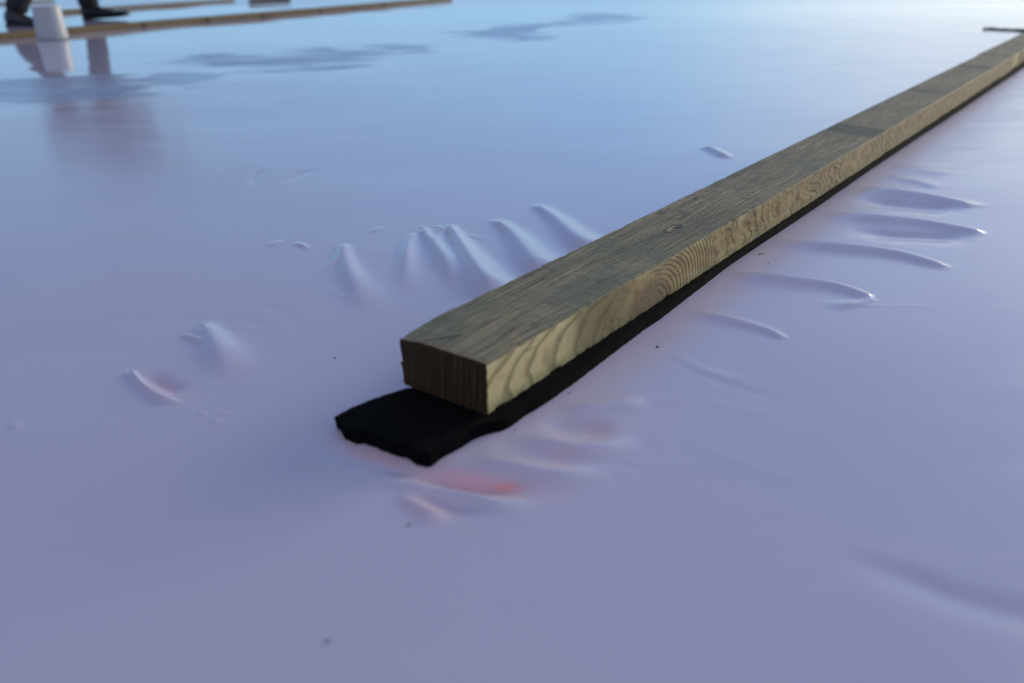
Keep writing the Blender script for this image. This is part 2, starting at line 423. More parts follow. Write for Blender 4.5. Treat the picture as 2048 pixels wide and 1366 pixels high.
def timber_material(kind):
    m, k, b = mat('timber_' + kind)
    v = k.new('ShaderNodeTexCoord').outputs['Object']
    x, y, z = k.xyz(v)
    fine = k.noise(k.comb(k.m('MULTIPLY', x, 14), k.m('MULTIPLY', y, 420), k.m('MULTIPLY', z, 420)), 1.0, 4, .65)
    mid = k.noise(k.comb(k.m('MULTIPLY', x, 5), k.m('MULTIPLY', y, 60), k.m('MULTIPLY', z, 60)), 1.0, 3, .6)
    blot = k.noise(v, 11, 4, .6)
    grit = k.noise(v, 900, 2, .7)
    wob = k.m('MULTIPLY', k.m('SUBTRACT', k.noise(k.comb(k.m('MULTIPLY', x, 9), k.m('MULTIPLY', y, 40), k.m('MULTIPLY', z, 40)), 1.0, 2, .5), .5), 2.0)

    def ell(cx, ca, ax, aa, across):
        return k.m('SQRT', k.m('ADD', k.m('POWER', k.m('DIVIDE', k.m('SUBTRACT', x, cx), ax), 2.0), k.m('POWER', k.m('DIVIDE', k.m('SUBTRACT', across, ca), aa), 2.0)))

    def saw(f, dark):     # late-wood line: slow rise, quick fall
        fr = k.m('FRACT', f)
        return k.m('MULTIPLY', k.step(fr, .45, .82), k.m('SUBTRACT', 1.0, k.step(fr, .88, 1.0)))

    bump = None
    if kind == 'side':
        # bowed growth lines: apex low on the face, arms running up and away
        f1 = k.m('DIVIDE', k.m('SUBTRACT', x, k.m('ADD', .028, k.m('MULTIPLY', k.m('POWER', k.m('SUBTRACT', z, .010), 2.0), 38.0))), .034)
        f1 = k.m('ADD', f1, k.m('ADD', k.m('MULTIPLY', wob, .45), k.m('MULTIPLY', k.m('SUBTRACT', k.noise(k.comb(k.m('MULTIPLY', x, 22), 0.0, k.m('MULTIPLY', z, 12)), 1.0, 2, .5), .5), 1.4)))
        # swirl round the big knot low on the face
        rk = ell(.262, .002, .075, .046, z)
        f2 = k.m('ADD', k.m('MULTIPLY', k.m('POWER', rk, 1.25), 8.0), k.m('ADD', k.m('MULTIPLY', wob, .35), k.m('MULTIPLY', blot, 1.6)))
        # beyond it, lines leaning the other way
        f3 = k.m('ADD', k.m('MULTIPLY', k.m('ADD', x, k.m('MULTIPLY', z, .55)), 44.0), k.m('MULTIPLY', wob, 1.5))
        f3b = k.m('ADD', f3, k.m('MULTIPLY', k.noise(k.comb(k.m('MULTIPLY', x, 14), 0.0, k.m('MULTIPLY', z, 20)), 1.0, 3, .6), 4.5))
        l1 = saw(f1, 1); l2 = k.m('MULTIPLY', saw(f2, 1), k.m('ADD', .2, k.m('MULTIPLY', k.step(x, .26, .31), .8))); l3 = saw(f3b, 1)
        a12 = k.step(x, .165, .205); a23 = k.step(x, .375, .44)
        ln = k.m('ADD', k.m('MULTIPLY', l1, k.m('SUBTRACT', 1.0, a12)), k.m('MULTIPLY', l2, k.m('MULTIPLY', a12, k.m('SUBTRACT', 1.0, a23))))
        ln = k.m('ADD', ln, k.m('MULTIPLY', k.m('MULTIPLY', l3, a23), k.m('MULTIPLY', k.step(blot, .30, .55), .9)))
        c = k.mix(mid, (.50, .42, .19), (.64, .55, .28))
        c = k.mix(k.m('MULTIPLY', k.step(k.m('ADD', x, k.m('MULTIPLY', k.m('SUBTRACT', mid, .5), .08)), .09, .19), .75), c, k.mix(mid, (.22, .165, .065), (.37, .29, .13)))
        rough_zone = k.m('MULTIPLY', k.step(x, .105, .14), k.m('SUBTRACT', 1.0, k.step(x, .20, .235)))
        c = k.mix(k.m('MULTIPLY', rough_zone, .65), c, (.21, .18, .09))
        pat = k.noise(k.comb(k.m('MULTIPLY', x, 32), 0.0, k.m('MULTIPLY', k.m('ADD', z, k.m('MULTIPLY', x, .3)), 75)), 1.0, 4, .6)
        c = k.mix(k.m('MULTIPLY', k.step(pat, .42, .62), k.m('MULTIPLY', k.step(x, .10, .2), .6)), c, (.17, .115, .05))
        c = k.mix(k.m('MULTIPLY', k.m('SUBTRACT', 1.0, k.step(pat, .30, .46)), k.m('MULTIPLY', k.step(x, .22, .4), .55)), c, (.46, .36, .20))
        c = k.mix(k.m('MULTIPLY', ln, k.m('ADD', .55, k.m('MULTIPLY', k.step(x, .2, .28), .3))), c, (.10, .065, .025))
        lowg = k.m('SUBTRACT', 1.0, k.step(k.m('ADD', z, k.m('MULTIPLY', k.m('SUBTRACT', mid, .5), .012)), .003, .015))
        c = k.mix(k.m('MULTIPLY', lowg, .5), c, (.22, .23, .11))
        heart = k.m('SUBTRACT', 1.0, k.step(rk, .45, .75))
        c = k.mix(k.m('MULTIPLY', heart, .75), c, (.17, .12, .075))
        gn = k.m('MULTIPLY', k.step(k.noise(v, 60, 3, .6), .60, .70), k.m('MULTIPLY', k.step(x, .30, .36), k.m('SUBTRACT', 1.0, k.step(x, .50, .60))))
        c = k.mix(k.m('MULTIPLY', gn, .6), c, (.10, .22, .15))
        c = k.mix(k.m('MULTIPLY', k.step(blot, .52, .72), .35), c, (.26, .21, .11))
        c = k.mix(k.m('MULTIPLY', k.step(x, .5, 1.3), .3), c, (.30, .24, .15))
        # sparse saw scratches
        sc = k.noise(k.comb(k.m('MULTIPLY', x, 26), 0.0, k.m('MULTIPLY', k.m('ADD', z, k.m('MULTIPLY', x, .12)), 300)), 1.0, 2, .5)
        c = k.mix(k.m('MULTIPLY', k.step(sc, .66, .74), .45), c, (.14, .12, .07))
        c = k.mix(k.m('MULTIPLY', k.step(grit, .55, .8), .28), c, (.12, .10, .06))
        bump = k.m('ADD', k.m('MULTIPLY', ln, -.5), k.m('ADD', k.m('MULTIPLY', fine, .5), k.m('MULTIPLY', grit, k.m('ADD', .25, rough_zone))))
        rgh = .72
    elif kind == 'top':
        rk = k.m('ADD', ell(.388, .043, .045, .017, y), k.m('MULTIPLY', k.m('SUBTRACT', k.noise(v, 45, 3, .6), .5), 1.1))
        near = k.m('SUBTRACT', 1.0, k.step(rk, 1.2, 3.0))
        f = k.m('ADD', k.m('MULTIPLY', k.m('ADD', y, k.m('MULTIPLY', wob, .0015)), 170.0), k.m('MULTIPLY', k.m('POWER', k.m('MAXIMUM', k.m('SUBTRACT', 3.2, rk), 0.0), 1.5), 3.2))
        f = k.m('ADD', f, k.m('MULTIPLY', k.m('SUBTRACT', x, .2), k.m('MULTIPLY', k.step(x, .2, .6), 4.0)))
        ln = k.m('MULTIPLY', saw(f, 1), k.m('ADD', .30, k.m('MULTIPLY', near, k.m('MULTIPLY', .55, k.m('SUBTRACT', 1.0, k.step(y, .036, .062))))))
        st2 = k.noise(k.comb(k.m('MULTIPLY', x, 22), k.m('MULTIPLY', y, 620), 0.0), 1.0, 3, .7)
        c = k.mix(k.step(k.m('ADD', k.m('MULTIPLY', fine, .55), k.m('MULTIPLY', st2, .45)), .34, .66), (.055, .047, .026), (.40, .345, .20))
        c = k.mix(k.m('MULTIPLY', k.step(mid, .40, .66), .6), c, (.13, .145, .085))
        c = k.mix(k.m('MULTIPLY', k.step(blot, .45, .65), .55), c, (.12, .145, .09))
        c = k.mix(k.m('MULTIPLY', ln, .65), c, (.055, .058, .042))
        c = k.mix(k.m('MULTIPLY', k.step(grit, .52, .72), .7), c, (.36, .34, .27))
        c = k.mix(k.m('MULTIPLY', k.m('SUBTRACT', 1.0, k.step(grit, .25, .45)), .5), c, (.03, .03, .022))
        # bands where the saw or other boards lay across
        for cx, wd, am in ((1.075, .05, .7), (1.62, .035, .4), (2.16, .05, .65)):
            band = k.m('SUBTRACT', 1.0, k.step(k.m('ABSOLUTE', k.m('SUBTRACT', k.m('ADD', x, k.m('MULTIPLY', y, -.35)), cx)), wd * .6, wd))
            c = k.mix(k.m('MULTIPLY', band, am), c, (.05, .062, .052))
        # knot
        rk0 = k.m('ADD', ell(.389, .0425, .017, .0062, y), k.m('MULTIPLY', k.m('SUBTRACT', k.noise(v, 160, 3, .6), .5), .7))
        c = k.mix(k.m('MULTIPLY', k.m('SUBTRACT', 1.0, k.step(rk0, 1.0, 1.35)), .8), c, (.05, .045, .03))
        c = k.mix(k.m('SUBTRACT', 1.0, k.step(rk0, .6, .95)), c, (.36, .29, .15))
        c = k.mix(k.m('SUBTRACT', 1.0, k.step(ell(.394, .041, .006, .0028, y), .7, 1.2)), c, (.025, .018, .01))
        c = k.mix(k.m('SUBTRACT', 1.0, k.step(ell(.5206, .0777, .006, .0026, y), .6, 1.2)), c, (.02, .015, .01))
        # drying crack near the end
        crk = k.m('ABSOLUTE', k.m('SUBTRACT', y, k.m('ADD', .0655, k.m('MULTIPLY', k.m('SUBTRACT', x, .004), -.62))))
        crk = k.m('MULTIPLY', k.m('SUBTRACT', 1.0, k.step(crk, .0005, .0013)), k.m('SUBTRACT', 1.0, k.step(x, .026, .031)))
        c = k.mix(crk, c, (.012, .01, .008))
        # fresher wood along the cut end
        c = k.mix(k.m('MULTIPLY', k.m('SUBTRACT', 1.0, k.step(k.m('ADD', x, k.m('MULTIPLY', mid, .012)), .006, .016)), .6), c, (.16, .12, .07))
        c = k.mix(k.m('MULTIPLY', k.step(k.noise(k.comb(k.m('MULTIPLY', x, 3.2), k.m('MULTIPLY', y, 16), 0.0), 1.0, 4, .65), .50, .66), .5), c, (.07, .078, .052))
        c = k.mix(1.0, c, (1.0, 1.0, .94), 'MULTIPLY')
        saw_ = k.noise(k.comb(k.m('MULTIPLY', k.m('ADD', x, k.m('MULTIPLY', y, .25)), 520), k.m('MULTIPLY', y, 16), 0.0), 1.0, 2, .6)
        c = k.mix(k.m('MULTIPLY', k.step(saw_, .52, .68), k.m('MULTIPLY', .38, k.step(k.noise(v, 16, 3, .6), .40, .60))), c, (.33, .31, .24))
        c = k.mix(k.m('MULTIPLY', k.step(k.noise(v, 26, 4, .7), .56, .72), .5), c, (.07, .065, .045))
        bump = k.m('ADD', k.m('ADD', k.m('MULTIPLY', fine, .9), k.m('MULTIPLY', grit, .5)), k.m('MULTIPLY', k.m('ADD', ln, k.m('MULTIPLY', crk, 2.0)), -.7))
        rgh = .70
    else:   # end grain
        lines = k.noise(k.comb(k.m('MULTIPLY', x, 20), k.m('MULTIPLY', k.m('ADD', y, k.m('MULTIPLY', z, .10)), 330), k.m('MULTIPLY', z, 14)), 1.0, 3, .6)
        ringy = saw(k.m('ADD', k.m('MULTIPLY', k.m('ADD', y, k.m('MULTIPLY', z, .08)), 150.0), k.m('MULTIPLY', wob, .3)), 1)
        c = k.mix(k.step(lines, .3, .7), (.030, .0150, .0058), (.062, .033, .0125))
        c = k.mix(k.m('MULTIPLY', ringy, k.m('MULTIPLY', .75, k.m('SUBTRACT', 1.0, k.step(y, .02, .06)))), c, (.014, .009, .004))
        c = k.mix(k.m('MULTIPLY', k.step(blot, .5, .65), .5), c, (.028, .022, .012))
        bump = lines
        rgh = .85
    k.put(b.inputs['Base Color'], c)
    b.inputs['Roughness'].default_value = rgh
    b.inputs['Specular IOR Level'].default_value = .18
    bn = k.new('ShaderNodeBump'); bn.inputs['Strength'].default_value = .9; bn.inputs['Distance'].default_value = .0012
    k.put(bn.inputs['Height'], bump); k.put(b.inputs['Normal'], bn.outputs[0])
    return m


M_TOP, M_SIDE, M_END = timber_material('top'), timber_material('side'), timber_material('end')


def timber(name, length, seed, wane=True, dx_fine=.0025):
    """sawn beam along +x, right lower edge at the origin; rough arrises, a worn corner at the cut end"""
    r = .0012
    prof = []       # (y, z) around the section, counter-clockwise seen from the near end
    def run(a, b, n): return [(a[0] + (b[0] - a[0]) * t, a[1] + (b[1] - a[1]) * t) for t in np.linspace(0, 1, n)]
    prof += run((0, r), (0, BT - r), 14); nside = len(prof)
    prof += run((r * .8, BT), (BW - r, BT), 26); ntop = len(prof)
    prof += run((BW, BT - r), (BW, r), 14)
    prof += run((BW - r, 0), (r, 0), 20)
    n = len(prof)
    xs = np.concatenate([np.arange(0, min(.7, length), dx_fine), np.arange(.7, length, .02), [length]]) if length > .7 else np.concatenate([np.arange(0, length, .01), [length]])
    P = np.array(prof)
    V = np.zeros((len(xs), n, 3))
    V[:, :, 0] = xs[:, None]; V[:, :, 1] = P[None, :, 0]; V[:, :, 2] = P[None, :, 1]
    XX = V[:, :, 0]; pid = np.arange(n)[None, :] + 0 * XX
    V[:, :, 1] += (vnoise(XX * 220 + seed, pid * .7, 31) - .5) * .0005
    V[:, :, 2] += (vnoise(XX * 220 + seed, pid * .7 + 50, 32) - .5) * .0005
    cy, cz = BW / 2, BT / 2
    for (ey, ez, amp, fr) in ((0, BT, .0013, 70), (BW, BT, .0011, 45), (0, 0, .0018, 90), (BW, 0, .0014, 60)):
        dd = np.hypot(V[:, :, 1] - ey, V[:, :, 2] - ez)
        nick = np.clip(vnoise(XX * fr + seed, XX * 0 + ey * 900 + ez * 700, 33) - .80, 0, 1) * 3 * amp + np.clip(vnoise(XX * fr * 5 + seed, XX * 0 + ey * 90, 34) - .45, 0, 1) * .55 * amp
        f = nick * np.exp(-(dd / .0035) ** 2)
        V[:, :, 1] += np.sign(cy - ey) * f; V[:, :, 2] += np.sign(cz - ez) * f
    if wane:   # left upper corner rounded off towards the cut end
        t = np.clip(1 - XX / .055, 0, 1) ** 1.6
        wgt = sstep(V[:, :, 1], BW - .030, BW) * (V[:, :, 2] > BT * .5)
        V[:, :, 2] -= .0030 * t * wgt
        V[:, :, 1] -= .0025 * t * wgt
        # ragged bottom-left edge of the cut
        t2 = np.clip(1 - XX / .02, 0, 1)
        wb = sstep(V[:, :, 1], BW - .012, BW) * (1 - sstep(V[:, :, 2], 0, BT * .9))
        V[:, :, 1] -= .0035 * t2 * wb
    # the cut itself is not quite flat
    V[0, :, 0] += (rng.random(n) - .5) * .0006
    verts = [tuple(a) for a in V.reshape(-1, 3)]
    faces, mi = [], []
    for i in range(len(xs) - 1):
        for j in range(n):
            j2 = (j + 1) % n
            faces.append((i * n + j, i * n + j2, (i + 1) * n + j2, (i + 1) * n + j))
            mi.append(1 if j < nside - 1 or j == n - 1 else 0 if j < ntop else 1)
    # end caps: nested rings to the middle so the end grain has some relief
    for row, flip in ((0, False), (len(xs) - 1, True)):
        base = row * n; prev = [base + j for j in range(n)]
        for s in (.9, .72, .5, .25):
            ring = []
            for j in range(n):
                p = np.array(verts[base + j]); cpt = np.array([p[0], cy, cz])
                qv = cpt + (p - cpt) * s
                qv[0] += (rng.random() - .5) * .00015
                verts.append(tuple(qv)); ring.append(len(verts) - 1)
            for j in range(n):
                fc = (prev[j], ring[j], ring[(j + 1) % n], prev[(j + 1) % n])
                faces.append(fc[::-1] if flip else fc); mi.append(2)
            prev = ring
        verts.append((verts[prev[0]][0], cy, cz))
        for j in range(n):
            fc = (prev[j], len(verts) - 1, prev[(j + 1) % n])
            faces.append(fc[::-1] if flip else fc); mi.append(2)
    o = link(name, verts, faces, [M_TOP, M_SIDE, M_END])
    o.data.polygons.foreach_set('material_index', mi)
    bm = bmesh.new(); bm.from_mesh(o.data); bmesh.ops.recalc_face_normals(bm, faces=bm.faces); bm.to_mesh(o.data); bm.free()
    o.data.set_sharp_from_angle(angle=R(38))
    return o


BL = 2.525
beam = timber('timber_beam', BL, 3)
beam.location = B0; beam.rotation_euler = (0, 0, YAW)
tag(beam, 'long sawn timber beam with grey-green top and yellow side lying on the black foam strip', 'timber')
beam2 = timber('timber_beam', 2.2, 57, wane=False, dx_fine=.01)
ax = Vector((math.cos(YAW), math.sin(YAW), 0)); lf = Vector((-math.sin(YAW), math.cos(YAW), 0))
beam2.location = B0 + ax * (BL + .006) + lf * .004; beam2.rotation_euler = (0, 0, YAW)
tag(beam2, 'timber beam continuing past the far end of the long foreground beam', 'timber')

# loose splinters standing off the arrises
M_FIB = plain('wood_fibre', (.22, .19, .12), .8, 200)
vs_, fs_ = [], []
def sliver(p, d, L, w_):
    d = Vector(d).normalized(); s = d.cross(Vector((.3, .2, 1))).normalized() * w_; u = d.cross(s).normalized() * w_
    b0 = len(vs_)
    vs_.extend([p + s, p - s * .5 + u, p - s * .5 - u, p + d * L * .6 + Vector((0, 0, .0002)) + s * .5, p + d * L * .6 - s * .3 + u * .5, p + d * L * .6 - s * .3 - u * .5, p + d * L])
    for a in range(3):
        c = (a + 1) % 3
        fs_.append((b0 + a, b0 + c, b0 + 3 + c, b0 + 3 + a)); fs_.append((b0 + 3 + a, b0 + 3 + c, b0 + 6))
for i in range(150):
    xx = random.random() ** 1.5 * .9
    e = random.choice(((0, BT), (0, .0005), (0, .0005), (BW, BT)))
    sliver(Vector((xx, e[0] + (.0003 if e[0] == 0 else -.0003), e[1] - .0006)), (random.uniform(-1, 1), (-.7 if e[0] == 0 else .7), random.uniform(-.2, .7) if e[1] > .01 else random.uniform(-.3, .2)), random.uniform(.0012, .0034), random.uniform(.00008, .00016))
for i in range(26):
    yy = random.random() * BW
    sliver(Vector((.0002, yy, random.choice((.0006, BT - .001)))), (-.6, random.uniform(-.6, .6), random.uniform(-.6, .3)), random.uniform(.001, .003), .00012)
fib = link('wood_fibre', vs_, fs_, M_FIB, beam); fib['kind'] = 'stuff'

# ------------------------------------------------------------------ black foam strip
M_FOAM, k, b = mat('black_foam')
v = k.new('ShaderNodeTexCoord').outputs['Object']
n = k.noise(v, 260, 4, .7)
k.put(b.inputs['Base Color'], k.mix(n, (.0015, .0018, .0018), (.005, .0058, .0058)))
b.inputs['Roughness'].default_value = .95; b.inputs['Specular IOR Level'].default_value = .05
bn = k.new('ShaderNodeBump'); bn.inputs['Strength'].default_value = .8; bn.inputs['Distance'].default_value = .0008
k.put(bn.inputs['Height'], k.m('ADD', n, k.noise(v, 1100, 2, .6))); k.put(b.inputs['Normal'], bn.outputs[0])

FT = .0125
UF = B0.z - .0004
right_px = [(861, 935), (884, 920), (922, 900), (948, 882), (972, 873), (1008, 865), (1026, 854), (1048, 837), (1080, 818), (1101, 804), (1139, 777), (1163, 759), (1216, 718), (1286, 665), (1319, 643), (1400, 580), (1464, 530), (1627, 420), (1799, 302), (1895, 238), (2048, 136)]
front_px = [(668, 838), (671, 846), (672, 857), (682, 867), (683, 873), (688, 880), (708, 890), (729, 891), (749, 898), (782, 912), (792, 915), (813, 919), (833, 931), (848, 934), (861, 935)]
left_px = [(825, 769), (740, 798), (700, 815), (668, 832)]
to_local = lambda p: Vector(((p - B0).dot(ax), (p - B0).dot(lf), p.z))
rpts = [to_local(G(*p)) for p in right_px]
lpts = [to_local(G(p[0], p[1], FT)) for p in left_px]
fpts = [to_local(G(*p)) for p in front_px[2:]]
# stations along the strip: near x from the ragged end to far; right edge from the traced line, left edge straight under the beam
rx = np.array([p.x for p in rpts]); ry = np.array([p.y for p in rpts])
# the strip's ends in local coordinates
lx = np.array([p.x for p in lpts][::-1]); ly = np.array([p.y for p in lpts][::-1])
FEND = 4.6
sx = np.concatenate([np.linspace(0, 1, 90) ** 1.3 * .45, np.linspace(.46, FEND, 120)])
# ragged end: for each across position its own start x
fy = np.array([p.y for p in fpts]); fx = np.array([p.x for p in fpts])
o_ = np.argsort(fy); fy, fx = fy[o_], fx[o_]
NA = 46
verts, faces = [], []
x_start_r, x_start_l = fx[0], fx[-1]
top_idx, bot_idx = [], []
for i, s in enumerate(sx):
    tr, br = [], []
    for j in range(NA):
        a = j / (NA - 1)
        # position along at this column
        y_end = fy[0] + (fy[-1] - fy[0]) * a
        x0 = np.interp(y_end, fy, fx) + (rng.random() - .5) * (.0012 if i == 0 else 0)
        xx = x0 + s * (FEND - x0) / FEND
        yr = np.interp(xx, rx, ry, left=ry[0], right=ry[-1])
        yl = np.interp(xx, np.append(lx, [.2, FEND]), np.append(ly, [BW - .004, BW - .006]))
        if xx < rx[0]: yr = y_end if a < .02 else yr
        yy = yr + (yl - yr) * a
        f = math.exp(-((1 - sstep(np.array(xx), -.06, .05)) ** 0))
        fr = float(sstep(np.array(xx), -.045, .03))
        zt = FT * (1 - fr) + UF * fr
        under = (yy > .003) and (xx > -.004)
        if under: zt = min(zt, UF)
        elif xx > -.02: zt = min(zt, UF + .0012)
        zt += .0008 * (vnoise(np.array(xx * 60.), np.array(yy * 60.), 44) - .5) * (0 if under else 1)
        inset = .0012 if a in (0.0, 1.0) else 0
        sgn = 1 if a == 0 else -1
        zb = .0004 if a == 0 else .0003
        yt = yy + sgn * inset
        xt = xx + (.0018 if i == 0 else 0)
        jit = (rng.random() - .5) * .0008
        if i == 0 and j >= NA - 3:
            wgt_ = (0.25, .6, 1.0)[j - NA + 3]; xt = xt * (1 - wgt_) + lpts[-1].x * wgt_; yt = yt * (1 - wgt_) + lpts[-1].y * wgt_
        tr.append((xt + jit, yt + jit, zt - (.001 if i == 0 else 0)))
        br.append((xx, yy + jit * .6, zb))
    top_idx.append(list(range(len(verts), len(verts) + NA))); verts += tr
    bot_idx.append(list(range(len(verts), len(verts) + NA))); verts += br
for i in range(len(sx) - 1):
    for j in range(NA - 1):
        faces.append((top_idx[i][j], top_idx[i + 1][j], top_idx[i + 1][j + 1], top_idx[i][j + 1]))
        faces.append((bot_idx[i][j], bot_idx[i][j + 1], bot_idx[i + 1][j + 1], bot_idx[i + 1][j]))
    faces.append((top_idx[i][0], bot_idx[i][0], bot_idx[i + 1][0], top_idx[i + 1][0]))
    faces.append((top_idx[i][-1], top_idx[i + 1][-1], bot_idx[i + 1][-1], bot_idx[i][-1]))
for j in range(NA - 1):
    faces.append((top_idx[0][j], top_idx[0][j + 1], bot_idx[0][j + 1], bot_idx[0][j]))
    faces.append((top_idx[-1][j], bot_idx[-1][j], bot_idx[-1][j + 1], top_idx[-1][j + 1]))
foam = link('foam_strip', verts, faces, M_FOAM)
foam.location = (B0.x, B0.y, 0); foam.rotation_euler = (0, 0, YAW)
foam.data.set_sharp_from_angle(angle=R(45))
tag(foam, 'black foam strip with torn ragged end laid under the long beam', 'foam strip')
vs_, fs_ = [], []
for i in range(40):
    j = random.randrange(1, NA - 1)
    p = Vector(verts[bot_idx[0][j]]); p.z = random.uniform(.001, .012)
    sliver(p, (-1, random.uniform(-.7, .7), random.uniform(-.3, .4)), random.uniform(.0015, .005), .00012)
for i in range(17):
    j = random.randrange(2, 80)
    p = Vector(verts[top_idx[j][0]]); p.z *= random.uniform(.1, .8)
    sliver(p, (random.uniform(-.6, .6), -1, random.uniform(-.3, .3)), random.uniform(.0008, .002), .0001)
ff = link('torn_fibre', vs_, fs_, M_FOAM, foam); ff['kind'] = 'stuff'

# second black strip, far right, poking out beyond the beam
def bar(a, b_, wd, ht, m, name, nseg=24, wob=.004, parent=None, z0=.001):
    a = Vector(a); b_ = Vector(b_); d = (b_ - a).normalized(); s = Vector((-d.y, d.x, 0)); L = (b_ - a).length
    ring = [(-.5, .08), (-.46, 0), (.46, 0), (.5, .08), (.5, .92), (.46, 1), (-.46, 1), (-.5, .92)]
    vv, ff_ = [], []
    for i in range(nseg + 1):
        t = i / nseg
        for (u, z) in ring:
            nn = (vnoise(np.array(t * nseg * .6 + u * 7), np.array(z * 3.), 60) - .5) * wob
            vv.append(Vector((0, 0, 0)) + d * (t * L - L / 2) + s * (u * wd + nn) + Vector((0, 0, z * ht + (nn * .3 if z > .5 else 0))))
    for i in range(nseg):
        for j in range(8):
            ff_.append((i * 8 + j, i * 8 + (j + 1) % 8, (i + 1) * 8 + (j + 1) % 8, (i + 1) * 8 + j))
    ff_.append(tuple(range(7, -1, -1))); ff_.append(tuple(nseg * 8 + j for j in range(8)))
    mid_ = (a + b_) / 2
    o = link(name, vv, ff_, m, parent, smooth=False)
    o.location = (mid_.x, mid_.y, z0)
    bm = bmesh.new(); bm.from_mesh(o.data); bmesh.ops.recalc_face_normals(bm, faces=bm.faces); bm.to_mesh(o.data); bm.free()
    return o

s2 = bar(G(1972, 59), G(2200, 72), .06, .007, M_FOAM, 'foam_strip', 30, .012)
tag(s2, 'dark foam strip end crossing behind the far end of the beam', 'foam strip')

# ------------------------------------------------------------------ boards far left
M_BRD, k, b = mat('board_wood')
v = k.new('ShaderNodeTexCoord').outputs['Object']
nb = k.noise(v, 6, 4, .6)
k.put(b.inputs['Base Color'], k.mix(nb, (.10, .070, .026), (.18, .135, .055)))
b.inputs['Roughness'].default_value = .75
M_KNOT = plain('dark_knot', (.035, .022, .012), .7)


def board(pts, wd, ht, label, knots=()):
    a, b_ = G(*pts[0]), G(*pts[1])
    d = (b_ - a).normalized(); s = Vector((-d.y, d.x, 0))
    o = bar(a + s * wd / 2, b_ + s * wd / 2, wd, ht, M_BRD, 'wooden_board', 60, .003)
    tag(o, label, 'board', 'boards lying on the sheet at the back')
    for (px, py) in knots:
        p = G(px, py)
        t = (p - a).dot(d); c = a + d * t
        vv = []; n_ = 10
        for ring_, off in ((1.0, -.0015), (.6, -.004)):
            for i in range(n_):
                an = 2 * math.pi * i / n_
                rr = ring_ * (1 + .2 * math.sin(3 * an + t))
                vv.append(c + d * (.020 * rr * math.cos(an)) + s * off + Vector((0, 0, ht * .52 + ht * .42 * rr * math.sin(an))))
        fc = [(i, (i + 1) % n_, n_ + (i + 1) % n_, n_ + i) for i in range(n_)] + [tuple(range(n_, 2 * n_))]
        kn = link('knot', vv, fc, M_KNOT, o, smooth=False)
        kn.matrix_parent_inverse = Matrix.Translation(-o.location)
    return o


board([(-260, 103), (905, 1.5)], .09, .030, 'long olive brown board lying behind the white tub', [(280, 55), (410, 44), (523, 34.5), (637, 24.6), (767, 13.4)])
board([(100, 28), (470, 3)], .06, .024, 'thin board further back just beyond the black shoes')
board([(-60, 14), (110, 4)], .05, .024, 'short thin board farthest back at the upper left corner')
ob = bar(G(500, 6), G(578, 3), .10, .035, M_BRD, 'wood_offcut', 10, .004)
tag(ob, 'small brown wood offcut lying between the back boards', 'offcut')

# ------------------------------------------------------------------ white tub
M_TUB = plain('white_plastic', (.36, .39, .40), .4, 12, .04)
M_TUBL = plain('tub_lid_plastic', (.40, .42, .42), .4, 12, .04)


def lathe(prof, n=48):
    vv, ff_ = [], []
    for (r_, z_) in prof:
        for i in range(n):
            an = 2 * math.pi * i / n; vv.append((r_ * math.cos(an), r_ * math.sin(an), z_))
    for k_ in range(len(prof) - 1):
        for i in range(n):
            ff_.append((k_ * n + i, k_ * n + (i + 1) % n, (k_ + 1) * n + (i + 1) % n, (k_ + 1) * n + i))
    ff_.append(tuple(range(n - 1, -1, -1))); ff_.append(tuple((len(prof) - 1) * n + i for i in range(n)))
    return vv, ff_


gb = G(107, 79)
tub = empty('plastic_tub', (gb.x, gb.y, .001))
D = (gb - CAM).dot(FW)
S = D / FPX
rb, rt, hh = 28.5 * S, 26.0 * S, 62 * S
vv, ff_ = lathe([(rb * .93, 0), (rb * .98, .002), (rb, .006), (rb * .996, hh * .12), (rt * 1.02, hh * .86), (rt, hh * .9)])
o = link('body', vv, ff_, M_TUB, tub); o.data.set_sharp_from_angle(angle=R(40))
vv, ff_ = lathe([(rt * 1.0, hh * .9), (rt * 1.03, hh * .905), (rt * 1.03, hh * .975), (rt * 1.0, hh), (rt * .9, hh), (rt * .88, hh * .985)])
o = link('lid', vv, ff_, M_TUBL, tub); o.data.set_sharp_from_angle(angle=R(40))
tag(tub, 'white plastic tub standing on the wet sheet in front of the long back board', 'tub')

# ------------------------------------------------------------------ person bending down at the back
M_SHOE = plain('black_shoe', (.010, .010, .011), .5, 60, .3, .3)
M_SOLE = plain('shoe_sole', (.012, .012, .013), .7)
M_TRO = plain('dark_trousers', (.010, .012, .016), .9, 80, .3, .4)
M_JAC = plain('dark_jacket', (.022, .030, .040), .85, 60, .3, .4)
M_SKIN = plain('skin', (.22, .14, .11), .5, 30, .08)
M_HAIR = plain('hair', (.03, .02, .014), .6, 90, .4)

h1 = G(172, 40)
FDIR = Vector((1, .10, 0)).normalized(); yawP = math.atan2(FDIR.y, FDIR.x)
c2 = G(28, 52)
porg = Vector(((h1.x + c2.x) / 2, (h1.y + c2.y) / 2, .001))
rotP = Matrix.Rotation(-yawP, 3, 'Z')
Lh1 = rotP @ (h1 - porg); Lc2 = rotP @ (c2 - porg)     # the two heels in the person's own frame (x forward)


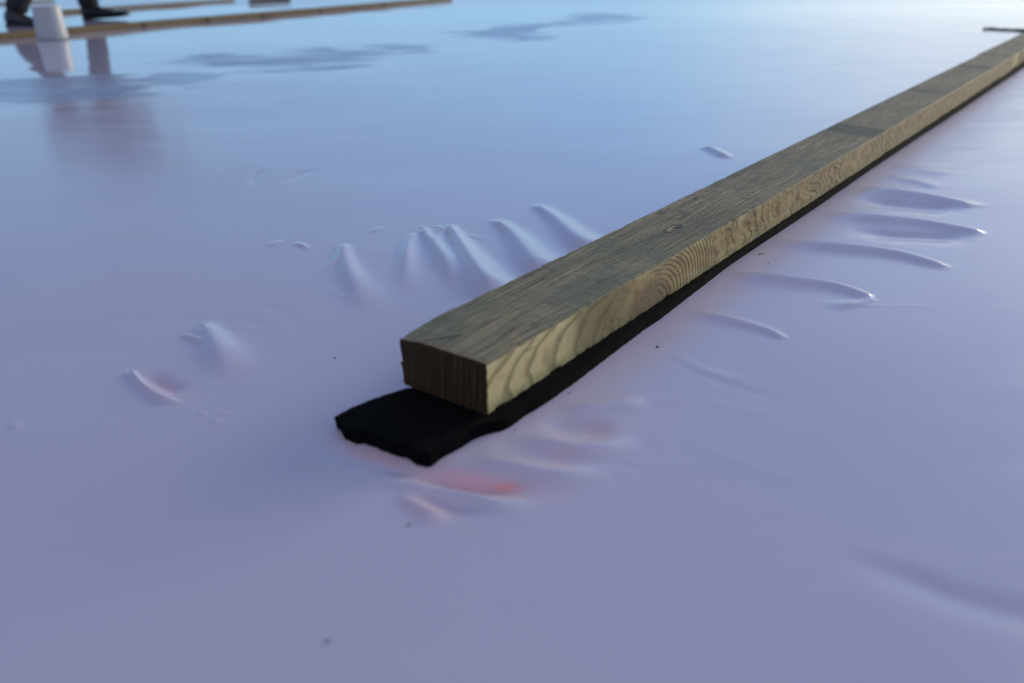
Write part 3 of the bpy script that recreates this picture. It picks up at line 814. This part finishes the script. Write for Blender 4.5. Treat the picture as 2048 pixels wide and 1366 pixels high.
def skin(name, chain, m, parent, sub=2, root=0):
    """chain: list of (point, radius, parent index)"""
    me_ = bpy.data.meshes.new(name)
    me_.from_pydata([c[0] for c in chain], [(i, c[2]) for i, c in enumerate(chain) if c[2] is not None], [])
    o_ = bpy.data.objects.new(name, me_); COL.objects.link(o_); me_.materials.append(m)
    md = o_.modifiers.new('skin', 'SKIN'); md.use_smooth_shade = True
    sv = me_.skin_vertices[0].data
    for i, c in enumerate(chain):
        rr = c[1] if isinstance(c[1], tuple) else (c[1], c[1])
        sv[i].radius = rr
        sv[i].use_root = (i == root)
    o_.modifiers.new('sub', 'SUBSURF').levels = sub
    o_.modifiers['sub'].render_levels = sub
    if parent: o_.parent = parent
    return o_


hip = Vector(((Lh1.x + Lc2.x) / 2 + .02, (Lh1.y + Lc2.y) / 2, .74))
chest = hip + Vector((.40, 0, .14)); neck = hip + Vector((.50, 0, .13)); head = neck + Vector((.15, 0, .02))
def V3(*a): return Vector(a)
legs = {}
for nm, heel, sgn in (('near', Lc2, -1), ('far', Lh1, 1)):
    ank = heel + V3(.055, 0, .085); hj = hip + V3(0, sgn * .09, -.03)
    knee = (ank + hj) / 2 + V3(.07, 0, .03)
    legs[nm] = (hj, knee, ank)
hands = {}
for nm, sgn in (('near', -1), ('far', 1)):
    sh = chest + V3(.02, sgn * .19, -.02); el = sh + V3(-.05, sgn * .05, -.22); wr = el + V3(-.12, -sgn * .05, -.10)
    hands[nm] = (sh, el, wr)
ch = [(hip, (.13, .11), None), (hip + V3(.14, 0, .07), (.13, .11), 0), (chest, (.15, .12), 1), (neck, .055, 2), (head + V3(-.06, 0, .01), .062, 3), (head, (.075, .085), 4), (head + V3(.06, 0, -.01), (.06, .07), 5), (head + V3(.05, 0, -.085), (.028, .03), 6)]
for nm in ('near', 'far'):
    hj, kn_, an = legs[nm]
    b0 = len(ch); ch += [(hj, .085, 0), ((hj + kn_) / 2, .075, b0), (kn_, .055, b0 + 1), ((kn_ + an) / 2, .05, b0 + 2), (an, .034, b0 + 3)]
    sh, el, wr = hands[nm]
    b0 = len(ch); ch += [(sh, .058, 2), (el, .042, b0), (wr, .026, b0 + 1), (wr + V3(.01, 0, -.07), (.034, .018), b0 + 2)]
    palm = b0 + 3; pc = ch[palm][0]
    sg = -1 if nm == 'near' else 1
    for fi, (off, ln_) in enumerate(((-.026, .07), (-.009, .08), (.009, .076), (.025, .06))):
        b1 = len(ch)
        base_ = pc + V3(off, 0, -.022)
        ch += [(base_, .0085, palm), (base_ + V3(off * .2, -sg * .008, -ln_ * .45), .008, b1), (base_ + V3(off * .25, -sg * .024, -ln_ * .8), .007, b1 + 1)]
    b1 = len(ch)
    ch += [(pc + V3(.036, -sg * .004, .022), .010, palm), (pc + V3(.055, -sg * .012, -.012), .008, b1), (pc + V3(.058, -sg * .018, -.036), .0075, b1 + 1)]
person = skin('person', ch, M_SKIN, None)
person.location = porg; person.rotation_euler = (0, 0, yawP)
tag(person, 'person in black shoes and dark clothes bending over beside the white tub', 'person')
tr = [(hip, (.155, .145), None)]
for nm in ('near', 'far'):
    hj, kn_, an = legs[nm]
    b0 = len(tr); tr += [(hj, .11, 0), ((hj + kn_) / 2, .098, b0), (kn_, .080, b0 + 1), ((kn_ + an) / 2, .075, b0 + 2), (an + V3(-.012, 0, .03), .072, b0 + 3), (an + V3(-.014, 0, -.02), .070, b0 + 4)]
skin('trousers', tr, M_TRO, person)
ja = [(hip + V3(-.02, 0, -.08), (.22, .24), None), (hip + V3(.16, 0, -.05), (.24, .25), 0), (chest + V3(-.02, 0, -.08), (.24, .24), 1), (chest + V3(.085, 0, .0), .10, 2)]
for nm in ('near', 'far'):
    sh, el, wr = hands[nm]
    b0 = len(ja); ja += [(sh, .10, 2), (el, .085, b0), (wr + V3(0, 0, .02), .055, b0 + 1)]
skin('jacket', ja, M_JAC, person)
skin('hair', [(head + V3(-.045, 0, .035), (.07, .075), None), (head + V3(.01, 0, .045), (.07, .08), 0), (head + V3(.055, 0, .035), (.05, .06), 1)], M_HAIR, person)
M_GLOVE = plain('dark_glove', (.035, .026, .024), .8)
for nm in ('near', 'far'):
    sh, el, wr = hands[nm]; sg = -1 if nm == 'near' else 1
    pc = wr + V3(.01, 0, -.07)
    gl = [(wr, .036, None), (pc, (.042, .026), 0)]
    for off, ln_ in ((-.026, .07), (-.009, .08), (.009, .076), (.025, .06)):
        b1 = len(gl); base_ = pc + V3(off, 0, -.022)
        gl += [(base_, .0115, 1), (base_ + V3(off * .2, -sg * .008, -ln_ * .45), .011, b1), (base_ + V3(off * .25, -sg * .024, -ln_ * .8), .010, b1 + 1)]
    b1 = len(gl)
    gl += [(pc + V3(.036, -sg * .004, .022), .013, 1), (pc + V3(.055, -sg * .012, -.012), .0112, b1), (pc + V3(.058, -sg * .018, -.036), .0105, b1 + 1)]
    skin('glove', gl, M_GLOVE, person)
M_EYE = plain('eye', (.05, .04, .035), .2)
for sgn in (-1, 1):
    vv, ff_ = lathe([(.002, -.008), (.008, -.003), (.008, .003), (.002, .008)], 12)
    e = link('eye', vv, ff_, M_EYE, person); e.location = head + V3(.075, sgn * .03, -.055)


def shoe(heel, yaw_off):
    """low black shoe, toe along +x, heel back at the origin; lofted cross-sections"""
    st = [(-.012, .026, .078, .0), (.0, .034, .095, .0), (.03, .038, .105, .0), (.07, .040, .102, .0), (.11, .041, .080, .0), (.155, .045, .062, .0), (.20, .050, .050, .0), (.245, .048, .044, .001), (.28, .038, .036, .003), (.303, .018, .022, .006)]
    vv, ff_ = [], []; n_ = 16
    for (x_, hw, tp, lo) in st:
        for i in range(n_):
            an_ = 2 * math.pi * i / n_
            cy_ = math.copysign(abs(math.cos(an_)) ** .7, math.cos(an_)); sz_ = math.copysign(abs(math.sin(an_)) ** .75, math.sin(an_))
            zz = .016 + lo + (tp - .016) * (.5 + .5 * sz_)
            vv.append((x_, hw * cy_ * (1 - .35 * max(0, sz_) * (tp / .105)), zz))
    for k_ in range(len(st) - 1):
        for i in range(n_): ff_.append((k_ * n_ + i, k_ * n_ + (i + 1) % n_, (k_ + 1) * n_ + (i + 1) % n_, (k_ + 1) * n_ + i))
    ff_.append(tuple(range(n_ - 1, -1, -1))); ff_.append(tuple((len(st) - 1) * n_ + i for i in range(n_)))
    o_ = link('shoe', vv, ff_, M_SHOE, person)
    o_.location = heel; o_.rotation_euler = (0, 0, yaw_off)
    vv, ff_ = [], []
    ol = [(x_, hw + .003) for (x_, hw, *_q) in st]
    loop = [(x_, h_) for x_, h_ in ol] + [(x_, -h_) for x_, h_ in ol[::-1]]
    for z_ in (0, .004, .018): vv += [(x_, y_ * (.97 if z_ == 0 else 1), z_ + (.006 if x_ > .27 and z_ < .01 else 0)) for x_, y_ in loop]
    L_ = len(loop)
    for k_ in range(2):
        for i in range(L_): ff_.append((k_ * L_ + i, k_ * L_ + (i + 1) % L_, (k_ + 1) * L_ + (i + 1) % L_, (k_ + 1) * L_ + i))
    ff_.append(tuple(range(L_ - 1, -1, -1))); ff_.append(tuple(2 * L_ + i for i in range(L_)))
    link('sole', vv, ff_, M_SOLE, o_, smooth=False)
    vv, ff_ = [], []
    for q_ in range(4):
        x_ = .095 + q_ * .022; z_ = .098 - q_ * .012
        for i in range(9):
            t = i / 8 * 2 - 1
            for dx_, dz_ in ((-.003, 0), (.003, 0), (0, .004)): vv.append((x_ + dx_, t * .026, z_ - .018 * t * t + dz_ - .006))
        b0 = q_ * 27
        for i in range(8):
            for j in range(3): ff_.append((b0 + i * 3 + j, b0 + i * 3 + (j + 1) % 3, b0 + i * 3 + 3 + (j + 1) % 3, b0 + i * 3 + 3 + j))
    link('laces', vv, ff_, M_SOLE, o_)
    return o_


shoe(Lh1, 0.0).rotation_euler = (0, -.06, 0)
shoe(Lc2 + V3(-.02, 0, 0), -.5)

# ------------------------------------------------------------------ crumbs of dirt
M_CRUMB = plain('dirt', (.03, .022, .016), .9, 300, .4)
specs = [(1315, 697, 2.0, 'dark crumb of dirt alone on the sheet right of the beam'), (1537, 530, 1.3, 'tiny dark crumb beside the small brown splinter'),
         (670, 718, 1.0, 'tiny dark crumb left of the cut beam end'), (817, 1053, 1.0, 'grey speck in front of the folds by the torn strip end'),
          (655, 1285, 1.1, 'blurred grey crumb near the bottom edge of the sheet'),
                    (1139, 789, 1.2, 'dark crumb touching the right edge of the black strip'),
         (1106, 805, 1.0, 'crumb against the strip edge nearer the beam end'), (1030, 862, 1.0, 'crumb beside the bulge in the strip edge'),]
for (px, py, sz, lab) in specs:
    p = G(px, py); dist = (p - CAM).length
    bm = bmesh.new(); bmesh.ops.create_icosphere(bm, subdivisions=2, radius=1)
    r_ = sz * .0008
    for vt in bm.verts:
        f = 1 + .55 * (random.random() - .5)
        vt.co = Vector((vt.co.x * f * r_ * 1.4, vt.co.y * f * r_, (vt.co.z * f * .55 + .4) * r_))
    me_ = bpy.data.meshes.new('dirt_crumb'); bm.to_mesh(me_); bm.free(); me_.materials.append(M_CRUMB)
    o = bpy.data.objects.new('dirt_crumb', me_); COL.objects.link(o); o.location = (p.x, p.y, .0008); o.rotation_euler = (0, 0, random.random() * 6)
    tag(o, lab, 'crumb', 'crumbs of dirt on the sheet')
vs_, fs_ = [], []
sliver(Vector((0, 0, .0006)), (1, .25, .06), .011, .0008); 
sp_ = link('wood_splinter', vs_, fs_, plain('splinter', (.22, .13, .07), .8)); g_ = G(1516, 511); sp_.location = (g_.x, g_.y, .001)
tag(sp_, 'small brown splinter lying on the sheet right of the beam', 'splinter')
